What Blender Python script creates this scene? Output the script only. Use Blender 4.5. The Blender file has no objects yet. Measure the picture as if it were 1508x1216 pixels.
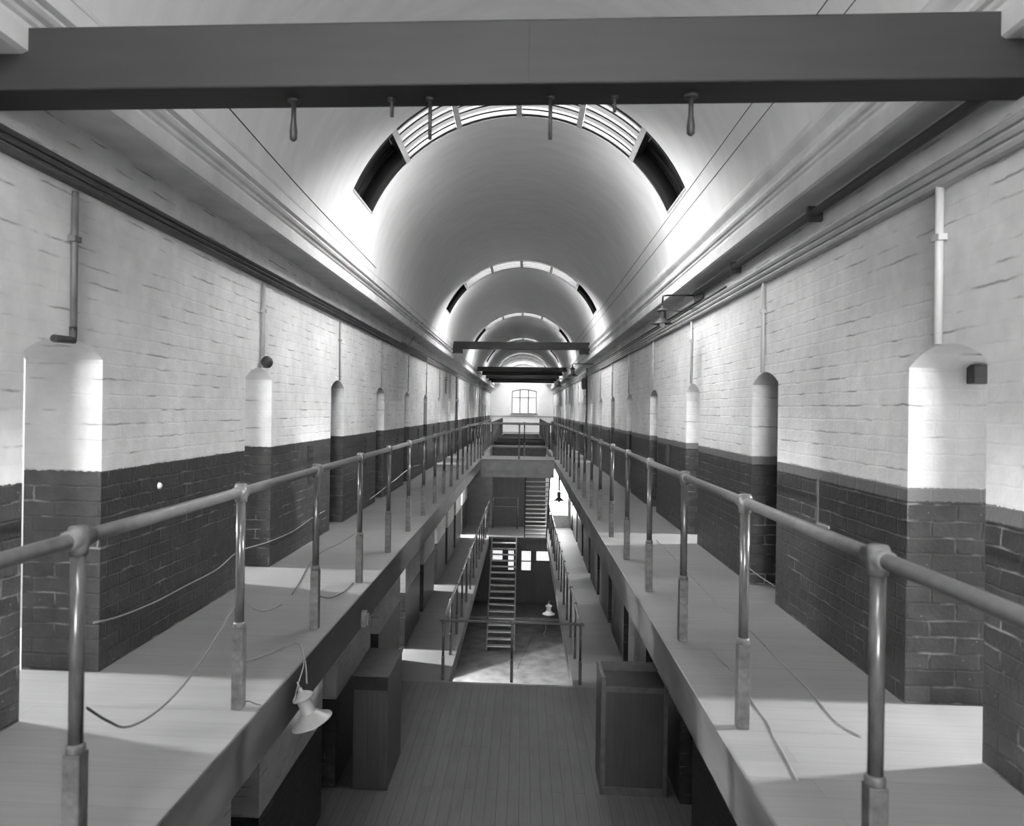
import bpy, math, random
from mathutils import Vector, Matrix
random.seed(7)
SC = bpy.context.scene
COL = SC.collection
PI = math.pi
# ---------------------------------------------------------------- camera
FPX, TY, ROLL = 1100.0, 0.06, 0.014
psi = math.atan(TY)
cd = bpy.data.cameras.new('camera'); cam = bpy.data.objects.new('camera', cd); COL.objects.link(cam)
cd.sensor_fit = 'HORIZONTAL'; cd.sensor_width = 36.0; cd.lens = FPX / 1508 * 36.0
cd.shift_x = 0.03183; cd.shift_y = -0.00327
cd.dof.use_dof = True; cd.dof.focus_distance = 11.0; cd.dof.aperture_fstop = 3.2
cd.clip_start = 0.05; cd.clip_end = 200
cam.matrix_world = Matrix.Rotation(psi, 4, 'Z') @ Matrix.Rotation(PI / 2, 4, 'X') @ Matrix.Rotation(ROLL, 4, 'Z')
SC.camera = cam
# ---------------------------------------------------------------- world, exposure
w = bpy.data.worlds.new('world'); SC.world = w; w.use_nodes = True
w.node_tree.nodes['Background'].inputs[0].default_value = (0.8, 0.8, 0.8, 1)
w.node_tree.nodes['Background'].inputs[1].default_value = 0.85
sl = bpy.data.lights.new('sun', 'SUN'); sl.energy = 225; sl.angle = math.radians(158)
sun = bpy.data.objects.new('sun', sl); COL.objects.link(sun); sun.location = (0, 0, 12)
sun.rotation_euler = Vector((0.03, 0.42, -1)).to_track_quat('-Z', 'Y').to_euler()
SC.view_settings.view_transform = 'Standard'; SC.view_settings.look = 'None'
SC.view_settings.gamma = 1.0; SC.view_settings.use_curve_mapping = False
SC.view_settings.exposure = 0.0
SC.cycles.max_bounces = 14; SC.cycles.diffuse_bounces = 10; SC.cycles.glossy_bounces = 3
SC.cycles.use_denoising = True
SC.cycles.sample_clamp_indirect = 6
ENDW = 0.9       # radiance of the window at the far end
CELL = 680.0       # watts of daylight coming in at each open cell's window
BACKW = 78.0

# ---------------------------------------------------------------- key sizes
XL, XR = -2.36, 2.0              # corridor wall faces
EL, ER = -1.29, 0.94             # gallery edges
PLX, PRX = -1.40, 1.06           # railing lines
Z1, Z2, Z3 = -1.5, -4.88, -8.2   # upper gallery, lower gallery, ground floor
Y0, Y9 = -9.0, 51.5
CX, CZ, RV = -0.11, 1.624, 1.963 # vault centre and radius
LD = [4.05 + 2.81 * k - 8.43 for k in range(20)]      # far jambs, left doors
LD = [y for y in LD if y < 50]
RD = [4.02 + 2.67 * k - 8.01 for k in range(21)]
RD = [y for y in RD if y < 50]
LDL = [9.47 + 2.80 * k - 14.0 for k in range(21)]; LDL = [y for y in LDL if y < 31]
RDL = [14.75 + 2.65 * k - 18.55 for k in range(21)]; RDL = [y for y in RDL if y < 31]
DW = 0.66
OPEN_L = (3, 4, 9, 10, 12, 13, 15); OPEN_R = (3, 5, 10, 11, 12, 14, 15)  # the farthest entries are open cells added to brighten the far floor
OPEN_LL = (7, 9, 12); OPEN_RL = (10, 12)

# ---------------------------------------------------------------- camera pixel -> point (used only to read positions off)
_f = Vector((-math.sin(psi), math.cos(psi), 0)); _r = Vector((math.cos(psi), math.sin(psi), 0))
def at(x, y, **k):
    u, v = x - 706.0, y - 603.08
    c, s = math.cos(ROLL), math.sin(ROLL)
    u, v = u * c + v * s, -u * s + v * c
    d = _f + _r * (u / FPX) - Vector((0, 0, 1)) * (v / FPX)
    (a, val), = k.items()
    return d * (val / d['XYZ'.index(a)])

# ---------------------------------------------------------------- materials
def mat(name, col, rough=0.7, spec=0.3, metal=0.0, var=0.12, vscale=6.0, bump=0.0, bscale=40.0, stretch=(1, 1, 1)):
    m = bpy.data.materials.new(name); m.use_nodes = True; nt = m.node_tree; N = nt.nodes; L = nt.links
    b = N['Principled BSDF']
    b.inputs['Roughness'].default_value = rough; b.inputs['Metallic'].default_value = metal
    b.inputs['Specular IOR Level'].default_value = spec
    tc = N.new('ShaderNodeTexCoord'); mp = N.new('ShaderNodeMapping'); mp.inputs['Scale'].default_value = stretch
    L.new(tc.outputs['Object'], mp.inputs[0])
    no = N.new('ShaderNodeTexNoise'); no.inputs['Scale'].default_value = vscale; no.inputs['Detail'].default_value = 6
    L.new(mp.outputs[0], no.inputs[0])
    mr = N.new('ShaderNodeMapRange'); L.new(no.outputs[0], mr.inputs[0])
    mr.inputs[1].default_value = 0.3; mr.inputs[2].default_value = 0.7
    mr.inputs[3].default_value = col * (1 - var); mr.inputs[4].default_value = col * (1 + var)
    L.new(mr.outputs[0], b.inputs['Base Color'])
    if bump:
        n2 = N.new('ShaderNodeTexNoise'); n2.inputs['Scale'].default_value = bscale; n2.inputs['Detail'].default_value = 4
        L.new(mp.outputs[0], n2.inputs[0])
        bp = N.new('ShaderNodeBump'); bp.inputs['Strength'].default_value = bump; bp.inputs['Distance'].default_value = 0.01
        L.new(n2.outputs[0], bp.inputs['Height']); L.new(bp.outputs[0], b.inputs['Normal'])
    return m

def emit(name, s):
    m = bpy.data.materials.new(name); m.use_nodes = True; nt = m.node_tree
    b = nt.nodes['Principled BSDF']; b.inputs['Base Color'].default_value = (.8, .8, .8, 1)
    b.inputs['Emission Color'].default_value = (1, 1, 1, 1); b.inputs['Emission Strength'].default_value = s
    return m

def glass(name):
    m = bpy.data.materials.new(name); m.use_nodes = True; nt = m.node_tree; N = nt.nodes; L = nt.links
    N.remove(N['Principled BSDF'])
    t = N.new('ShaderNodeBsdfTransparent'); t.inputs[0].default_value = (.92, .92, .92, 1)
    g = N.new('ShaderNodeBsdfGlossy'); g.inputs['Roughness'].default_value = .08
    fr = N.new('ShaderNodeValue'); fr.outputs[0].default_value = 0.06
    mx = N.new('ShaderNodeMixShader'); L.new(fr.outputs[0], mx.inputs[0]); L.new(t.outputs[0], mx.inputs[1]); L.new(g.outputs[0], mx.inputs[2])
    L.new(mx.outputs[0], N['Material Output'].inputs[0])
    return m

def brick_mat():
    m = bpy.data.materials.new('painted_brick'); m.use_nodes = True; nt = m.node_tree; N = nt.nodes; L = nt.links
    b = N['Principled BSDF']
    def math_(op, a, c, clamp=False):
        n = N.new('ShaderNodeMath'); n.operation = op; n.use_clamp = clamp
        for i, v in enumerate((a, c)):
            if v is None: continue
            if isinstance(v, (int, float)): n.inputs[i].default_value = v
            else: L.new(v, n.inputs[i])
        return n.outputs[0]
    def mixc(f, a, c):
        n = N.new('ShaderNodeMix'); n.data_type = 'FLOAT'
        for i, v in ((0, f), (2, a), (3, c)):
            if isinstance(v, (int, float)): n.inputs[i].default_value = v
            else: L.new(v, n.inputs[i])
        return n.outputs[0]
    def noise(sc, det=4, vec=None):
        n = N.new('ShaderNodeTexNoise'); n.inputs['Scale'].default_value = sc; n.inputs['Detail'].default_value = det
        L.new(vec or P, n.inputs[0]); return n.outputs[0]
    def ramp(x, a, c, lo=0.0, hi=1.0):
        n = N.new('ShaderNodeMapRange'); L.new(x, n.inputs[0])
        for i, v in ((1, a), (2, c), (3, lo), (4, hi)): n.inputs[i].default_value = v
        return n.outputs[0]
    g = N.new('ShaderNodeNewGeometry'); P = g.outputs['Position']
    sp = N.new('ShaderNodeSeparateXYZ'); L.new(P, sp.inputs[0]); X, Y, Z = sp.outputs
    sn = N.new('ShaderNodeSeparateXYZ'); L.new(g.outputs['True Normal'], sn.inputs[0])
    side = math_('GREATER_THAN', math_('ABSOLUTE', sn.outputs[0], None), 0.5)
    u = mixc(side, X, Y)
    n_s = noise(1.7, 3); n_m = noise(9, 5); n_f = noise(45, 4)
    u2 = math_('ADD', u, math_('MULTIPLY', math_('SUBTRACT', n_m, 0.5), 0.04))
    v2 = math_('ADD', math_('ADD', Z, 8.2), math_('MULTIPLY', math_('SUBTRACT', n_m, 0.5), 0.022))
    cb = N.new('ShaderNodeCombineXYZ'); L.new(u2, cb.inputs[0]); L.new(v2, cb.inputs[1])
    br = N.new('ShaderNodeTexBrick'); L.new(cb.outputs[0], br.inputs[0])
    br.inputs['Scale'].default_value = 1.0; br.inputs['Brick Width'].default_value = 0.25
    br.inputs['Row Height'].default_value = 0.086; br.inputs['Mortar Size'].default_value = 0.0075
    br.inputs['Mortar Smooth'].default_value = 0.5; br.inputs['Bias'].default_value = 0.0
    br.inputs['Color1'].default_value = (.35, .35, .35, 1); br.inputs['Color2'].default_value = (.65, .65, .65, 1)
    mort = br.outputs['Fac']
    rc = N.new('ShaderNodeSeparateColor'); L.new(br.outputs['Color'], rc.inputs[0]); tone = rc.outputs[0]
    # dado: dark paint from each floor up to about 1.13 m
    zz = math_('ADD', Z, math_('MULTIPLY', math_('SUBTRACT', n_f, 0.5), 0.02))
    up = math_('MULTIPLY', math_('LESS_THAN', zz, -0.375), math_('GREATER_THAN', Z, -1.75))
    lo = math_('MULTIPLY', math_('LESS_THAN', zz, -3.745), math_('GREATER_THAN', Z, -5.15))
    gr = math_('LESS_THAN', zz, -6.9)
    dado = math_('ADD', math_('ADD', up, lo), gr, True)
    edge = math_('MULTIPLY', math_('GREATER_THAN', zz, -0.445), math_('GREATER_THAN', X, 0.0))
    # white paint: patchy, dark cracks along a few of the courses
    mpn = N.new('ShaderNodeMapping'); mpn.inputs['Scale'].default_value = (2.2, 2.2, 9.0); L.new(P, mpn.inputs[0])
    fr_ = math_('FRACT', math_('DIVIDE', v2, 0.086), None)
    hline = ramp(math_('ABSOLUTE', math_('SUBTRACT', fr_, 0.5), None), 0.40, 0.49)      # horizontal bed joints only
    crackzone = ramp(noise(1.5, 6, mpn.outputs[0]), 0.52, 0.64)
    crack = math_('MULTIPLY', math_('MULTIPLY', hline, crackzone), 0.62)
    white = math_('MULTIPLY', ramp(n_s, 0.3, 0.7, 0.62, 0.78), ramp(n_m, 0.3, 0.7, 0.93, 1.07))
    white = math_('MULTIPLY', white, math_('SUBTRACT', 1.0, crack))
    relief = mixc(dado, 0.16, 0.6)
    # dark paint: mid brown-grey, worn lighter on some joints, chips
    chipz = ramp(noise(5.3, 5), 0.53, 0.66)
    dk = math_('MULTIPLY', ramp(n_m, 0.3, 0.7, 0.024, 0.044), ramp(tone, 0.35, 0.65, 0.85, 1.2))
    dk = math_('ADD', dk, math_('MULTIPLY', math_('MULTIPLY', mort, chipz), 0.13))
    spk = ramp(noise(60, 2), 0.73, 0.77)
    dk = math_('ADD', dk, math_('MULTIPLY', spk, 0.25))
    dk = mixc(edge, dk, 0.13)
    colr = mixc(dado, white, dk)
    L.new(colr, b.inputs['Base Color'])
    L.new(mixc(dado, 0.75, 0.42), b.inputs['Roughness'])
    b.inputs['Specular IOR Level'].default_value = 0.35
    h = math_('ADD', math_('ADD', math_('MULTIPLY', math_('MULTIPLY', mort, relief), -0.8), math_('MULTIPLY', hline, -0.09)), math_('ADD', math_('MULTIPLY', n_f, 0.35), math_('MULTIPLY', n_m, 0.6)))
    bp = N.new('ShaderNodeBump'); bp.inputs['Strength'].default_value = 0.55; bp.inputs['Distance'].default_value = 0.012
    L.new(h, bp.inputs['Height']); L.new(bp.outputs[0], b.inputs['Normal'])
    return m

def board_mat(name, col, axis, width, var=0.18, rough=0.6, gap=0.5, spec=0.3):
    """boards running along `axis` ('X','Y','Z'), laid side by side along another"""
    m = bpy.data.materials.new(name); m.use_nodes = True; nt = m.node_tree; N = nt.nodes; L = nt.links
    b = N['Principled BSDF']; b.inputs['Roughness'].default_value = rough; b.inputs['Specular IOR Level'].default_value = spec
    g = N.new('ShaderNodeNewGeometry'); sp = N.new('ShaderNodeSeparateXYZ'); L.new(g.outputs['Position'], sp.inputs[0])
    along = 'XYZ'.index(axis); across = {'X': 1, 'Y': 0, 'Z': 0}[axis]
    cb = N.new('ShaderNodeCombineXYZ'); L.new(sp.outputs[along], cb.inputs[0]); L.new(sp.outputs[across], cb.inputs[1])
    br = N.new('ShaderNodeTexBrick'); L.new(cb.outputs[0], br.inputs[0])
    br.inputs['Scale'].default_value = 1; br.inputs['Brick Width'].default_value = 2.4; br.inputs['Row Height'].default_value = width
    br.inputs['Mortar Size'].default_value = 0.0035; br.inputs['Mortar Smooth'].default_value = 0.3
    br.inputs['Color1'].default_value = (0, 0, 0, 1); br.inputs['Color2'].default_value = (1, 1, 1, 1)
    st = [14, 14, 14]; st[along] = 0.9
    mp = N.new('ShaderNodeMapping'); mp.inputs['Scale'].default_value = st; L.new(g.outputs['Position'], mp.inputs[0])
    no = N.new('ShaderNodeTexNoise'); no.inputs['Scale'].default_value = 2.2; no.inputs['Detail'].default_value = 6; L.new(mp.outputs[0], no.inputs[0])
    n2 = N.new('ShaderNodeTexNoise'); n2.inputs['Scale'].default_value = 1.3; n2.inputs['Detail'].default_value = 4; L.new(g.outputs['Position'], n2.inputs[0])
    def M(op, a, c):
        n = N.new('ShaderNodeMath'); n.operation = op
        for i, v in enumerate((a, c)):
            if isinstance(v, (int, float)): n.inputs[i].default_value = v
            else: L.new(v, n.inputs[i])
        return n.outputs[0]
    sc = N.new('ShaderNodeSeparateColor'); L.new(br.outputs['Color'], sc.inputs[0])
    s = M('ADD', M('MULTIPLY', M('SUBTRACT', no.outputs[0], 0.5), 2.2 * var), M('MULTIPLY', M('SUBTRACT', n2.outputs[0], 0.5), 2.0 * var))
    s = M('ADD', s, M('MULTIPLY', M('SUBTRACT', sc.outputs[0], 0.5), 0.6 * var))
    c = M('MULTIPLY', M('ADD', 1.0, s), col)
    c = M('MULTIPLY', c, M('SUBTRACT', 1.0, M('MULTIPLY', br.outputs['Fac'], gap)))
    L.new(c, b.inputs['Base Color'])
    bp = N.new('ShaderNodeBump'); bp.inputs['Strength'].default_value = 0.3; bp.inputs['Distance'].default_value = 0.004
    L.new(M('SUBTRACT', no.outputs[0], br.outputs['Fac']), bp.inputs['Height']); L.new(bp.outputs[0], b.inputs['Normal'])
    return m

M = dict(
    brick=brick_mat(),
    vault=mat('whitewashed_plaster', 0.82, 0.85, 0.2, var=0.05, vscale=2.0, bump=0.12, bscale=18, stretch=(1, 3, 1)),
    cornice=mat('limewashed_moulding', 0.70, 0.8, 0.2, var=0.14, vscale=3.0, bump=0.25, bscale=14),
    mould_dark=mat('dark_painted_moulding', 0.085, 0.6, 0.3, var=0.25, vscale=5),
    mould_light=mat('limewashed_string_course', 0.42, 0.75, 0.2, var=0.15, vscale=4),
    gallery=board_mat('scrubbed_gallery_boards', 0.15, 'X', 0.15, var=0.13, rough=0.65, gap=0.13),
    landing=board_mat('worn_landing_boards', 0.095, 'Y', 0.14, var=0.2, rough=0.6, gap=0.55),
    lowgallery=board_mat('lower_gallery_boards', 0.135, 'X', 0.16, var=0.15, rough=0.6, gap=0.12),
    ground=mat('stained_concrete', 0.08, 0.8, 0.2, var=0.35, vscale=2.6, bump=0.3, bscale=12),
    fascia=mat('dark_steel_fascia', 0.036, 0.5, 0.4, var=0.7, vscale=2.2, stretch=(1, .6, 1.5)),
    fasciaR=mat('paler_steel_fascia', 0.12, 0.5, 0.4, var=0.65, vscale=1.8, stretch=(1, .6, 1.5)),  # right fascias are paler than the left, mottled at random
    platform=mat('weathered_board_front', 0.18, 0.7, 0.3, var=0.15, vscale=4),
    beam=board_mat('dark_timber', 0.013, 'X', 0.3, var=0.3, rough=0.6, gap=0.2),
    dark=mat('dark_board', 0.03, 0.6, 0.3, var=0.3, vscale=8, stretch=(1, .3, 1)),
    darkz=board_mat('dark_vertical_boards', 0.06, 'Z', 0.12, var=0.25, rough=0.6, gap=0.7),
    wood=board_mat('varnished_cupboard_wood', 0.075, 'Z', 0.6, var=0.25, rough=0.45, gap=0.1),
    woodtop=mat('worn_cupboard_wood', 0.12, 0.5, 0.3, var=0.2, vscale=8, stretch=(1, 4, 1)),
    rail=mat('grey_painted_handrail', 0.105, 0.38, 0.5, var=0.2, vscale=25),
    post=mat('glossy_dark_stanchion', 0.055, 0.22, 0.6, var=0.4, vscale=30, stretch=(1, 1, .3)),
    sleeve=mat('worn_stanchion_sleeve', 0.075, 0.45, 0.4, var=0.45, vscale=25),
    iron=mat('black_iron', 0.02, 0.5, 0.4, var=0.3),
    pipe=mat('painted_conduit', 0.33, 0.5, 0.3, var=0.12, vscale=12),
    pipeg=mat('grey_conduit', 0.10, 0.5, 0.3, var=0.2, vscale=12),
    whitepipe=mat('white_conduit', 0.5, 0.6, 0.3, var=0.06),
    frame=mat('dark_rooflight_bar', 0.012, 0.5, 0.3, var=0.2),
    framelt=mat('pale_rooflight_edge', 0.5, 0.6, 0.3, var=0.1),
    grey=mat('grey_slate_boarding', 0.022, 0.6, 0.3, var=0.3, vscale=5),
    winframe=mat('white_window_frame', 0.28, 0.6, 0.3, var=0.05),
    enamel=mat('grey_enamel', 0.19, 0.4, 0.5, var=0.1, vscale=20),
    enameldk=mat('dark_enamel', 0.03, 0.4, 0.5, var=0.1, vscale=20),
    bulb=mat('frosted_bulb', 0.5, 0.2, 0.5, var=0.02),
    cord=mat('pale_flex', 0.2, 0.7, 0.2, var=0.2),
    corddk=mat('dark_flex', 0.09, 0.7, 0.2, var=0.2),
    tread=mat('worn_stair_tread', 0.24, 0.55, 0.3, var=0.25, vscale=12, stretch=(1, 4, 1)),
    stringer=mat('dark_stair_stringer', 0.07, 0.5, 0.3, var=0.25, vscale=10),
    cellwall=mat('cell_plaster', 0.35, 0.9, 0.1, var=0.05),
    plate=mat('white_ceramic', 0.75, 0.3, 0.5, var=0.03),
    doorleaf=mat('dark_cell_door', 0.035, 0.5, 0.3, var=0.3),
    endwall=mat('bright_end_wall_plaster', 0.88, 0.8, 0.2, var=0.03, vscale=2),
    parapet=board_mat('parapet_boards', 0.10, 'Y', 0.3, var=0.2, rough=0.6, gap=0.6),
    pane=glass('rooflight_glass'),
    endpane=emit('end_window_glass_bright_with_sky', ENDW),
    gpane=emit('ground_floor_glass_bright_with_sky', 0.85),
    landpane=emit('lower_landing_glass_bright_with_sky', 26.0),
    bpane=emit('added_rear_fill_glow', BACKW),  # glow of the added window behind the camera
)

# ---------------------------------------------------------------- mesh helpers
class MB:
    def __init__(s): s.v = []; s.f = []; s.smooth = []
    def add(s, vs, fs, sm=False):
        o = len(s.v); s.v += [tuple(p) for p in vs]; s.f += [tuple(i + o for i in f) for f in fs]; s.smooth += [sm] * len(fs); return s
    def box(s, x0, x1, y0, y1, z0, z1):
        x0, x1 = sorted((x0, x1)); y0, y1 = sorted((y0, y1)); z0, z1 = sorted((z0, z1))
        v = [(x, y, z) for z in (z0, z1) for y in (y0, y1) for x in (x0, x1)]
        return s.add(v, [(0, 2, 3, 1), (4, 5, 7, 6), (0, 1, 5, 4), (2, 6, 7, 3), (0, 4, 6, 2), (1, 3, 7, 5)])
    def prism(s, poly, axis, a, b):
        """poly: list of 2-D points in the plane normal to axis; extruded from a to b"""
        n = len(poly)
        def p3(p, t):
            return {'X': (t, p[0], p[1]), 'Y': (p[0], t, p[1]), 'Z': (p[0], p[1], t)}[axis]
        v = [p3(p, a) for p in poly] + [p3(p, b) for p in poly]
        f = [tuple(range(n))[::-1], tuple(range(n, 2 * n))] + [(i, (i + 1) % n, (i + 1) % n + n, i + n) for i in range(n)]
        return s.add(v, f)
    def tube(s, pts, r, n=10, cap=True, sm=True):
        pts = [Vector(p) for p in pts]; rings = []
        rr = r if isinstance(r, (list, tuple)) else [r] * len(pts)
        up = Vector((0, 0, 1))
        t0 = (pts[1] - pts[0]).normalized()
        a = t0.cross(up) if abs(t0.z) < 0.95 else t0.cross(Vector((0, 1, 0)))
        a.normalize(); vs = []
        for i, p in enumerate(pts):
            t = (pts[min(i + 1, len(pts) - 1)] - pts[max(i - 1, 0)]).normalized()
            a = (a - t * a.dot(t)).normalized(); b = t.cross(a)
            for k in range(n):
                q = 2 * PI * k / n
                vs.append(p + (a * math.cos(q) + b * math.sin(q)) * rr[i])
        fs = [(i * n + k, i * n + (k + 1) % n, (i + 1) * n + (k + 1) % n, (i + 1) * n + k) for i in range(len(pts) - 1) for k in range(n)]
        s.add(vs, fs, sm)
        if cap:
            o = len(s.v) - len(vs); e = o + (len(pts) - 1) * n
            s.f += [tuple(o + k for k in range(n))[::-1], tuple(e + k for k in range(n))]; s.smooth += [False, False]
        return s
    def lathe(s, prof, n=20, c=(0, 0, 0), sm=True):
        vs = []; 
        for r, z in prof:
            for k in range(n):
                q = 2 * PI * k / n; vs.append((c[0] + r * math.cos(q), c[1] + r * math.sin(q), c[2] + z))
        fs = [(i * n + k, i * n + (k + 1) % n, (i + 1) * n + (k + 1) % n, (i + 1) * n + k) for i in range(len(prof) - 1) for k in range(n)]
        return s.add(vs, fs, sm)
    def build(s, name, m, parent=None, loc=None, bevel=0.0):
        me = bpy.data.meshes.new(name); me.from_pydata(s.v, [], s.f); me.update()
        for p, sm in zip(me.polygons, s.smooth): p.use_smooth = sm
        import bmesh
        bm = bmesh.new(); bm.from_mesh(me); bmesh.ops.recalc_face_normals(bm, faces=bm.faces); bm.to_mesh(me); bm.free()
        me.materials.append(M[m] if isinstance(m, str) else m)
        o = bpy.data.objects.new(name, me); COL.objects.link(o)
        if loc: o.location = loc
        if parent: o.parent = parent
        if bevel:
            md = o.modifiers.new('bevel', 'BEVEL'); md.width = bevel; md.segments = 2; md.limit_method = 'ANGLE'
        return o
def tag(o, label, cat, group=None):
    o['label'] = label; o['category'] = cat
    if group: o['group'] = group
    return o
def struct(o): o['kind'] = 'structure'; return o
def empty(name, loc=(0, 0, 0)):
    o = bpy.data.objects.new(name, None); o.location = loc; COL.objects.link(o); o.empty_display_size = 0.1; return o
def dup(root, loc):
    r = root.copy(); COL.objects.link(r); r.location = loc
    for ch in list(root.children):
        c = ch.copy(); COL.objects.link(c); c.parent = r
        for g in ch.children:
            d = g.copy(); COL.objects.link(d); d.parent = c
    return r
def spline(pts, n=8):
    pts = [Vector(p) for p in pts]; out = []
    P = [pts[0] * 2 - pts[1]] + pts + [pts[-1] * 2 - pts[-2]]
    for i in range(1, len(P) - 2):
        for k in range(n):
            t = k / n; a, b, c, d = P[i - 1:i + 3]
            out.append(0.5 * ((2 * b) + (c - a) * t + (2 * a - 5 * b + 4 * c - d) * t * t + (3 * b - 3 * c + d - a) * t ** 3))
    return out + [pts[-1]]
ORD = ['nearest', 'second', 'third', 'fourth', 'fifth', 'sixth', 'seventh', 'eighth', 'ninth', 'tenth', 'eleventh', 'twelfth', 'thirteenth', 'fourteenth', 'fifteenth', 'sixteenth', 'seventeenth', 'eighteenth', 'nineteenth', 'twentieth']

# ================================================================ WALLS
WT = 0.45
def wall_storey(mb, x, sgn, z0, z1, spring, crown, doors, ya, yb):
    y = ya
    for d in doors:
        n = d - DW
        if n < ya: continue
        if d > yb: break
        mb.box(x, x + sgn * WT, y, n, z0, z1)
        poly = [(n, z1), (n, spring)]
        hw = DW / 2; sag = crown - spring; R = (hw * hw + sag * sag) / (2 * sag)
        for k in range(1, 10):
            yy = -hw + DW * k / 10; poly.append((n + hw + yy, crown - R + math.sqrt(R * R - yy * yy)))
        poly += [(d, spring), (d, z1)]
        mb.prism(poly, 'X', x, x + sgn * WT)
        y = d
    mb.box(x, x + sgn * WT, y, yb, z0, z1)
for side, x, sgn, up, lo in (('left', XL, -1, LD, LDL), ('right', XR, 1, RD, RDL)):
    mb = MB()
    wall_storey(mb, x, sgn, Z1 - .06, 2.05, 0.25, 0.345, up, Y0, Y9)
    wall_storey(mb, x, sgn, Z2 - .06, Z1 - .06, -3.13, -3.035, lo, Y0, Y9)
    if side == 'left':      # opening added to shape a lamp's light on the ground floor
        mb.box(x, x + sgn * WT, Y0, 20.2, Z3 - .1, Z2 - .06); mb.box(x, x + sgn * WT, 22.3, Y9, Z3 - .1, Z2 - .06); mb.box(x, x + sgn * WT, 20.2, 22.3, -5.7, Z2 - .06)
    else: mb.box(x, x + sgn * WT, Y0, Y9, Z3 - .1, Z2 - .06)
    struct(mb.build('wall_' + side, 'brick'))

# cell doors (closed leaves) and open cells with their daylight, some added to brighten floors
door_no = [0]
def leaf(x, sgn, d, z0, h):
    door_no[0] += 1
    hw = DW / 2; sag = .095; R = (hw * hw + sag * sag) / (2 * sag); n = d - DW
    poly = [(n - .02, z0), (n - .02, z0 + h)] + [(n + hw - hw + DW * k / 8, z0 + h + sag - R + math.sqrt(R * R - (-hw + DW * k / 8) ** 2) + .02) for k in range(9)] + [(d + .02, z0 + h), (d + .02, z0)]
    a = x + sgn * (WT - .10)
    o = struct(MB().prism(poly, 'X', a, x + sgn * (WT + .02)).build('door_%d' % door_no[0], 'doorleaf'))
    MB().tube([(a - sgn * .03, n + .12, z0 + .95), (a - sgn * .03, n + .12, z0 + 1.1)], .012, 8).build('door_handle', 'iron', o)
def cell(x, sgn, d, z0, power, name, wy=0.16, zl=2.05):
    a, b = x + sgn * WT, x + sgn * (WT + 2.6); y0, y1 = d - DW - .75, d + .75; t = .06
    mb = MB()
    mb.box(a, b, y0, y1, z0 - t, z0); mb.box(a, b, y0, y1, z0 + 2.5, z0 + 2.5 + t)
    mb.box(a, b, y0 - t, y0, z0, z0 + 2.5); mb.box(a, b, y1, y1 + t, z0, z0 + 2.5); mb.box(b, b + sgn * t, y0, y1, z0, z0 + 2.5)
    struct(mb.build('wall_cell_' + name, 'cellwall'))
    ld = bpy.data.lights.new('cell_window_daylight', 'AREA'); ld.shape = 'RECTANGLE'; ld.size = wy; ld.size_y = .55
    ld.energy = power
    lo = bpy.data.objects.new('cell_window_daylight', ld); COL.objects.link(lo)
    lo.location = (b - sgn * .03, d + .05, z0 + zl)
    dr = Vector((x - sgn * (.6 if zl > 2 else 3.4) - lo.location.x, 0, z0 + (0 if zl > 2 else .9) - lo.location.z)); lo.rotation_euler = dr.to_track_quat('-Z', 'Y').to_euler()
    # orient the rectangle's short side along Y
    lo.rotation_euler = Matrix.Rotation(0, 4, 'X').to_euler()
    z = -dr.normalized(); yv = Vector((0, 1, 0)); xv = yv; zv = z; y2 = zv.cross(xv).normalized()
    lo.matrix_world = Matrix.Translation(lo.location) @ Matrix((xv, y2, zv)).transposed().to_4x4()
    return lo
for i, d in enumerate(LD):
    if i in OPEN_L: cell(XL, -1, d, Z1, CELL * (1.0 if i < 5 else 1.2), 'left')
    else: leaf(XL, -1, d, Z1, 1.75)
for i, d in enumerate(RD):
    if i in OPEN_R: cell(XR, 1, d, Z1, CELL * (1.3 if i == 3 else 1.2), 'right')
    else: leaf(XR, 1, d, Z1, 1.75)
for i, d in enumerate(LDL):
    if i == 12: cell(XL, -1, d, Z2, CELL * 5, 'left', .5, 1.4)  # lamp lowered and strengthened as added light on the facing wall
    elif i in OPEN_LL: cell(XL, -1, d, Z2, CELL * 2.2, 'left')
    else: leaf(XL, -1, d, Z2, 1.75)
for i, d in enumerate(RDL):
    if i in OPEN_RL: cell(XR, 1, d, Z2, CELL * .5, 'right', 1.9)  # added wide lamps, spreading soft light over the lower right floor
    else: leaf(XR, 1, d, Z2, 1.75)

ld = bpy.data.lights.new('added_ground_patch_light', 'AREA'); ld.shape = 'RECTANGLE'; ld.size = .35; ld.size_y = 1.0; ld.energy = 4200  # lamp added outside the wall to throw a bright patch on the ground
lo = bpy.data.objects.new('added_ground_patch_light', ld); COL.objects.link(lo); lo.location = (-5.2, 19.2, -5.9)
lo.rotation_euler = (Vector((-.4, 23.6, Z3)) - lo.location).to_track_quat('-Z', 'Y').to_euler()
# end walls
WY0, WY1, WZ0, WZ1 = -0.87, 0.85, -0.25, 1.46     # end window opening
mb = MB()
T = .5
X0, X1 = XL - WT, XR + WT
mb.box(X0, WY0, Y9, Y9 + T, Z3, 4.0); mb.box(WY1, X1, Y9, Y9 + T, Z3, 4.0); mb.box(WY0, WY1, Y9, Y9 + T, Z3, WZ0)
hw = (WY1 - WY0) / 2; mid = (WY0 + WY1) / 2
sag = .16; R = (hw * hw + sag * sag) / (2 * sag)
arc = [(mid - hw + 2 * hw * k / 12, WZ1 - R + math.sqrt(max(0, R * R - (-hw + 2 * hw * k / 12) ** 2))) for k in range(13)]
mb.prism(arc + [(WY1, 4.0), (WY0, 4.0)], 'Y', Y9, Y9 + T)
struct(mb.build('wall_end', 'endwall'))
struct(MB().box(XL, XR, Y9 - .03, Y9, -.46, -.40).build('trim_21', 'mould_light'))
win = struct(empty('window_1', (mid, Y9 + .2, WZ0)))
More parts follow.
